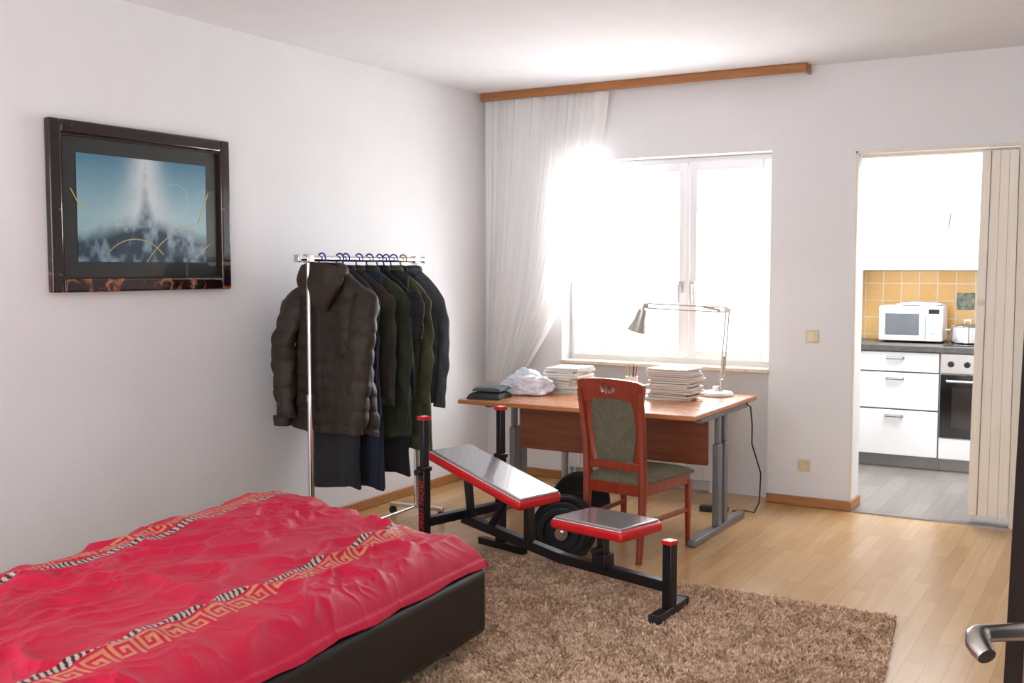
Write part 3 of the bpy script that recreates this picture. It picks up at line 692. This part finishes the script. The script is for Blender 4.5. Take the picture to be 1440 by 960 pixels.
pts=[(.08*math.cos(a),.05*math.sin(a)-.03,-.02+.025*math.sin(a)) for a in [2*math.pi*i/24 for i in range(24)]]
MB().tube(pts,.03,12,closed=True).build('collar',PUF,parent=pj)
hd=MB(); Pg=[]
for j in range(26):
    v=j/25; row=[]
    hwid=.145*(math.sin(math.pi*min(1,v*1.0)*.5+.9)**.5 if v<.6 else 1)*(1-.75*max(0,v-.45)/.55)
    for i in range(32):
        a=2*math.pi*i/32; fl=1+.06*math.sin(5*a+6*v)+.04*math.sin(9*a-4*v)
        dep=.045*math.sin(math.pi*min(.98,v*.9+.12))**.6
        row.append((hwid*fl*math.cos(a),-.085+dep*math.sin(a)*fl,.035-.23*v-.02*math.cos(a)**2*(v<.3)))
    Pg.append(row)
hd.grid(Pg,closed_u=True).build('hood',PUF,parent=pj,ang=80)
MB().tube([(.02,-.105,-.18),(.017,-.10,-.4),(.015,-.09,-.72)],.004,6).build('zip',BLKP,parent=pj)
garment('navy_jacket',-.22,R(-8),.46,.70,.07,NAVY,'dark navy jacket hanging behind the brown puffer','jacket',sl=.56,seed=5,xo=.03)
garment('dark_trousers',-.27,R(4),.28,1.05,.06,TRO,'long anthracite trousers hanging from the chrome rail','trousers',seed=8,collar=False,fold=.2,neck=.1,sh=.03,xo=.0)
garment('dark_jeans',-.12,R(-6),.30,1.07,.06,DEN,'dark blue jeans hanging from the chrome rail','trousers',seed=9,collar=False,fold=.2,neck=.1,sh=.03,xo=.05)
garment('brown_shirt',-.15,R(5),.47,.66,.06,BRN,'dull brown shirt squeezed between dark jackets','shirt',sl=.50,seed=19,xo=.03,fold=.14)
garment('green_jacket',-.06,R(8),.48,.82,.07,GRN,'dark green jacket hanging on the chrome rail','jacket',sl=.66,seed=11,xo=.05,fold=.14)
garment('black_shirt',.03,R(-4),.46,.62,.05,BKC,'black short sleeved shirt on the chrome rail','shirt',sl=.20,seed=12,r0=.065,r1=.08,xo=.06,fold=.14,spread=.06)
garment('grey_trousers',.10,R(2),.30,1.04,.05,TRO,'anthracite trousers hanging between the shirts','trousers',seed=13,collar=False,fold=.16,neck=.1,sh=.03,xo=.04)
garment('olive_shirt',.17,R(5),.46,.92,.06,OLV,'olive green long shirt hanging on the chrome rail','shirt',sl=.56,seed=14,xo=.04,fold=.16)
garment('black_coat',.25,R(-3),.40,.84,.05,BKC,'long black coat hanging near the rail end','coat',sl=.56,seed=15,fold=.14,xo=.02)
garment('blue_grey_shirt',.34,R(2),.40,.70,.045,GRY,'blue grey shirt at the end of the rail','shirt',sl=.60,seed=16,fold=.2,xo=.05,spread=.07,r0=.042,r1=.032)
for t,m_,l_ in((-.36,BLUEP,'dark blue plastic coat hanger'),(-.22,BLUEP,'dark blue plastic coat hanger'),(-.17,BLUEP,'dark blue plastic coat hanger'),(-.06,BLUEP,'dark blue plastic coat hanger'),(.03,BLUEP,'dark blue plastic coat hanger'),(.12,BLUEP,'dark blue plastic coat hanger'),(.18,BLUEP,'dark blue plastic coat hanger'),(.25,BLUEP,'dark blue plastic coat hanger'),(.34,WOODH,'wooden coat hanger at the rail end')):
    hanger(t,R(random.uniform(-8,8)),m_,l_)
# ============================================================ KITCHEN
struct(MB().b2(KX,XR,.0,2.12,-.1,-.001).build('floor_kitchen',KFLOOR))
struct(MB().b2(KX-.1,XR+.2,2.12,2.3,0,CH+.1).build('wall_kitchen_back',KWALL))
struct(MB().b2(KX-.1,KX,.22,2.12,0,CH+.1).build('wall_kitchen_left',KWALL))
struct(MB().b2(XR,XR+.2,.22,2.12,0,CH+.1).build('wall_kitchen_right',KWALL))
struct(MB().b2(KX-.1,XR+.2,.22,2.3,CH+.1,CH+.2).build('ceiling_kitchen',KWALL))
struct(MB().b2(KX,3.9,2.108,2.12,.84,1.34).build('trim_4',TILE))
dt=struct(MB().b2(-.06,.06,-.004,0,-.06,.06).build('trim_6',M('decor_tile_glaze',(150,158,140),.3,var=.3,scale=30),loc=(2.69,2.107,1.125),bevel=.002))
def drawer(par,x0,x1,z0,z1,yf=1.482):
    d=MB().b2(x0+.004,x1-.004,yf,yf+.018,z0,z1).build('drawer',WENAM,parent=par,bevel=.003)
    xm_=(x0+x1)/2; zt=z1-.04
    MB().tube([(xm_-.05,yf,zt),(xm_-.05,yf-.022,zt),(xm_+.05,yf-.022,zt),(xm_+.05,yf,zt)],.008,8,sy=1.5).build('handle',DSTEEL,parent=d)
    return d
GAP=M('cabinet_shadow_gap',(150,148,146),.7)
for (x0,x1) in((2.05,2.62),(3.17,3.72)):
    kc=E('kitchen_cabinet',(0,0,0),0,'white kitchen base cabinet with three drawers and steel handles','kitchen cabinet')
    MB().b2(x0+.001,x1-.001,1.505,2.1,.085,.798,2).b2(x0+.001,x1-.001,1.55,1.57,0,.085,1).build('body',[WENAM,PLINTH,GAP],parent=kc)
    for z0,z1 in((.09,.398),(.408,.653),(.663,.793)): drawer(kc,x0,x1,z0,z1)
kc=E('oven',(0,0,0),0,'built-in oven with black glass door and steel control panel','oven')
MB().b2(2.621,3.169,1.501,2.1,.085,.798).b2(2.621,3.169,1.55,1.57,0,.085,1).build('body',[WENAM,PLINTH],parent=kc)
MB().b2(2.625,3.165,1.478,1.5,.663,.793).build('control_panel',STEEL,parent=kc,bevel=.003)
for i in range(5):
    x=2.69+i*.10; MB().lathe([(0,-.03),(.017,-.03),(.02,-.002),(0,-.002)],c=(x,1.478,.725),axis='Y').b2(x-.003,x+.003,1.446,1.45,.725,.742).build('knob',BLKP,parent=kc)
od=MB().b2(2.627,3.163,1.476,1.5,.235,.655).build('oven_door',HOB,parent=kc,bevel=.003)
MB().tube([(2.67,1.476,.615),(2.67,1.44,.615),(3.12,1.44,.615),(3.12,1.476,.615)],.009,10).build('handle',STEEL,parent=od)
MB().b2(2.70,3.09,1.4745,1.476,.30,.57).build('oven_window',M('oven_glass',(48,42,40),.1,var=.1,scale=3),parent=od)
drawer(kc,2.621,3.169,.09,.228)
tag(MB().b2(KX+.001,3.75,1.46,2.106,.80,.84).build('worktop',WORKT,bevel=.004),'dark grey stone look kitchen worktop above the cabinets','worktop')
hb=E('cooktop',(2.89,1.78,.841),0,'black ceramic glass cooktop set in the worktop','cooktop')
MB().b2(-.26,.26,-.23,.23,0,.006).build('glass',HOB,parent=hb,bevel=.002)
for (r_,cx_,cy_) in((.08,-.13,-.1),(.1,.12,.08),(.07,.13,-.12),(.07,-.13,.11)):
    MB().lathe([(r_-.004,.0062),(r_,.0066),(r_+.004,.0062)],c=(cx_,cy_,0)).build('zone_marking',DGREY,parent=hb)
pt=E('cooking_pot',(2.745,1.80,.849),0,'stainless steel cooking pot with lid on the cooktop','pot')
MB().lathe([(0,0),(.1,0),(.106,.006),(.106,.11),(.109,.112),(.1,.112),(.1,.01),(0,.01)],n=40).build('body',CHROME,parent=pt)
ld=MB().lathe([(.108,.113),(.1,.122),(.05,.134),(0,.137)],n=40).build('lid',CHROME,parent=pt)
MB().tube([(-.02,0,.134),(-.02,0,.155),(.02,0,.155),(.02,0,.134)],.005,8).build('knob',CHROME,parent=ld)
for sx in(-1,1): MB().tube([(sx*.104,-.03,.085),(sx*.135,-.025,.09),(sx*.135,.025,.09),(sx*.104,.03,.085)],.005,8).build('handle',CHROME,parent=pt)
mw=E('microwave',(2.375,1.90,.841),R(2),'white microwave oven on the kitchen worktop','microwave')
MB().b2(-.21,.21,-.15,.15,.012,.255).build('body',WENAM,parent=mw,bevel=.008)
dr=MB().b2(-.207,.10,-.165,-.151,.016,.25).build('door',WENAM,parent=mw,bevel=.004)
MB().b2(-.165,.06,-.168,-.165,.055,.205).build('door_window',M('microwave_glass',(106,110,118),.12,var=.05),parent=dr,bevel=.001)
MB().b2(.085,.097,-.185,-.166,.05,.215).build('handle',WENAM,parent=dr,bevel=.004)
MB().b2(.104,.207,-.163,-.151,.016,.25).b2(.12,.19,-.165,-.163,.205,.235,1).cyl((.155,-.163,.15),(.155,-.18,.15),.02).cyl((.155,-.163,.09),(.155,-.18,.09),.02).build('control_panel',[WENAM,BLKP],parent=mw,bevel=.002)
for sx in(-1,1):
    for sy in(-1,1): MB().cyl((sx*.17,sy*.11,0),(sx*.17,sy*.11,.013),.012).build('foot',BLKP,parent=mw)
tag(blob('tea_towel',(2.42,1.91,1.098),(.15,.09,.015),M('towel_white',(236,236,238),.9),.3,2,9,sub=4),'white folded tea towel lying on the microwave','towel')
wc=E('wall_cabinet',(0,0,0),0,'white wall mounted kitchen cabinet over the orange tiles','wall cabinet')
MB().b2(KX+.002,2.60,1.82,2.11,1.345,2.2).build('body',WENAM,parent=wc)
for x0,x1 in((KX+.003,2.288),(2.292,2.597)):
    d=MB().b2(x0,x1,1.80,1.819,1.347,2.198).build('door',WENAM,parent=wc,bevel=.003)
hood=E('range_hood',(2.88,0,0),0,'white slanted extractor hood above the cooktop','range hood')
MB().add([(-.27,1.60,1.345),(.27,1.60,1.345),(.27,2.1,1.345),(-.27,2.1,1.345),(-.27,1.60,1.40),(.27,1.60,1.40),(.27,2.1,1.76),(-.27,2.1,1.76),(-.27,1.9,1.76),(.27,1.9,1.76)],[(0,1,2,3),(0,1,5,4),(4,5,9,8),(8,9,6,7),(2,3,7,6),(0,4,8,7,3),(1,5,9,6,2)]).build('canopy',WENAM,parent=hood,bevel=.004)
MB().b2(-.12,.12,1.92,2.1,1.76,2.5).build('chimney',WENAM,parent=hood,bevel=.003)
fd=E('folding_door',(0,0,0),0,'beige accordion folding door pushed open in the doorway','folding door')
n=3; x0,x1=3.066,3.194
for i in range(n):
    wdt=(x1-x0)/n; xa=x0+wdt*i; xb=xa+wdt
    fl=-.020*(n-i)/n; fr2=-.020*(n-i-1)/n
    mb=MB()
    for (p0,p1,y0,y1) in ((xa+.0004,xb-.0004,-.02,-.012),(xa+.004,xa+.010,-.012,.13),(xb-.010,xb-.004,-.012,.13)):
        mb.add([(p0+fl,y0,.055),(p1+(fr2 if y0<-.015 else fl),y0,.055),(p1+(fr2 if y0<-.015 else fl),y1,.055),(p0+fl,y1,.055),(p0,y0,1.965),(p1,y0,1.965),(p1,y1,1.965),(p0,y1,1.965)],[(3,2,1,0),(4,5,6,7),(0,1,5,4),(1,2,6,5),(2,3,7,6),(3,0,4,7)])
    mb.build('folding_panel',FOLDM,parent=fd,bevel=.002)
ls=MB(); ls.add([(2.998,-.03,.055),(3.044,-.03,.055),(3.044,.12,.055),(2.998,.12,.055),(3.022,-.03,1.965),(3.064,-.03,1.965),(3.064,.12,1.965),(3.022,.12,1.965)],[(3,2,1,0),(4,5,6,7),(0,1,5,4),(1,2,6,5),(2,3,7,6),(3,0,4,7)])
ls.build('leading_stile',FOLDM,parent=fd,bevel=.004)
MB().lathe([(0,-.008),(.016,-.008),(.018,0),(0,0)],c=(3.034,-.03,1.18),axis='Y').build('pull_handle',CREAM,parent=fd)
MB().b2(2.40,3.185,.05,.11,1.968,1.985).build('track',FOLDM,parent=fd)
# ============================================================ NEAR DOOR
CX,CY,CZ=3.73,-6.06,1.36; yaw=R(30.3)
def cw(X,Zf): return Vector((CX+X*.8634-Zf*.5045,CY+X*.5045+Zf*.8634))
ed=cw(.437,.98); hg=cw(.60,.10)
door=bpy.data.objects.new('door_2',None); col.objects.link(door); door.location=(ed.x,ed.y,0)
door['label']='dark brown interior door leaf standing open with a steel lever handle'; door['kind']='structure'
dv_=(hg-ed).normalized(); rz=math.atan2(dv_.y,dv_.x)
door.rotation_euler=(Matrix.Rotation(rz,4,'Z')@Matrix.Rotation(R(-1.6),4,'X')).to_euler()
MB().b2(0,.85,0,.04,.01,1.93).build('door_leaf',DOORW,parent=door,bevel=.003)
hd_=bpy.data.objects.new('lever_handle',None); col.objects.link(hd_); hd_.parent=door
zc=1.038
MB().b2(.035,.075,-.006,0,zc-.14,zc+.05).build('escutcheon',STEEL,parent=hd_,bevel=.002)
MB().tube([(.055,-.004,zc),(.055,-.058,zc),(.0565,-.066,zc),(.061,-.072,zc-.001),(.068,-.076,zc-.003),(.076,-.077,zc-.006),(.084,-.077,zc-.010)],[.0078,.0078,.0085,.0095,.010,.010,.008],20).build('lever',STEEL,parent=hd_)
jm=cw(-.458,.93)
j=MB().b2(-.05,.0,-.02,.02,0,2.0).build('trim_5',DOORW,bevel=.003); j.location=(jm.x,jm.y,0); j.rotation_euler=(Matrix.Rotation(yaw,4,'Z')@Matrix.Rotation(R(-1.0),4,'Y')).to_euler(); struct(j)
# ============================================================ LIGHTS
def area(name,loc,rot,sx,sy,e,c=(1,1,1)):
    l=bpy.data.lights.new(name,'AREA'); l.shape='RECTANGLE'; l.size=sx*S; l.size_y=sy*S; l.energy=e; l.color=c
    o=bpy.data.objects.new(name,l); col.objects.link(o); o.location=loc; o.rotation_euler=rot; return o
area('window_daylight',(1.25,.55,1.5),(R(-82),0,0),1.3,1.4,115,(.98,.99,1))
area('kitchen_ceiling_fill',(2.9,1.0,2.4),(0,0,0),2.0,1.2,100,(.98,.99,1))  # added unseen ceiling panel that brightens the closed kitchen
w_=bpy.data.worlds.new('world'); scn.world=w_; w_.use_nodes=True
bg=w_.node_tree.nodes['Background']; bg.inputs[0].default_value=(.96,.975,1,1); bg.inputs[1].default_value=4.1
cam=bpy.data.cameras.new('camera'); cam.lens=37.5; cam.sensor_width=36; cam.clip_start=.05
co=bpy.data.objects.new('camera',cam); col.objects.link(co); co.location=(CX,CY,CZ); co.rotation_euler=(R(90-3.93),0,yaw)
scn.camera=co
scn.view_settings.view_transform='Standard'
for o in list(scn.objects):
    if o.parent is None:
        o.location=o.location*S
        if o.type not in('CAMERA','LIGHT'): o.scale=o.scale*S
bpy.context.view_layer.update()
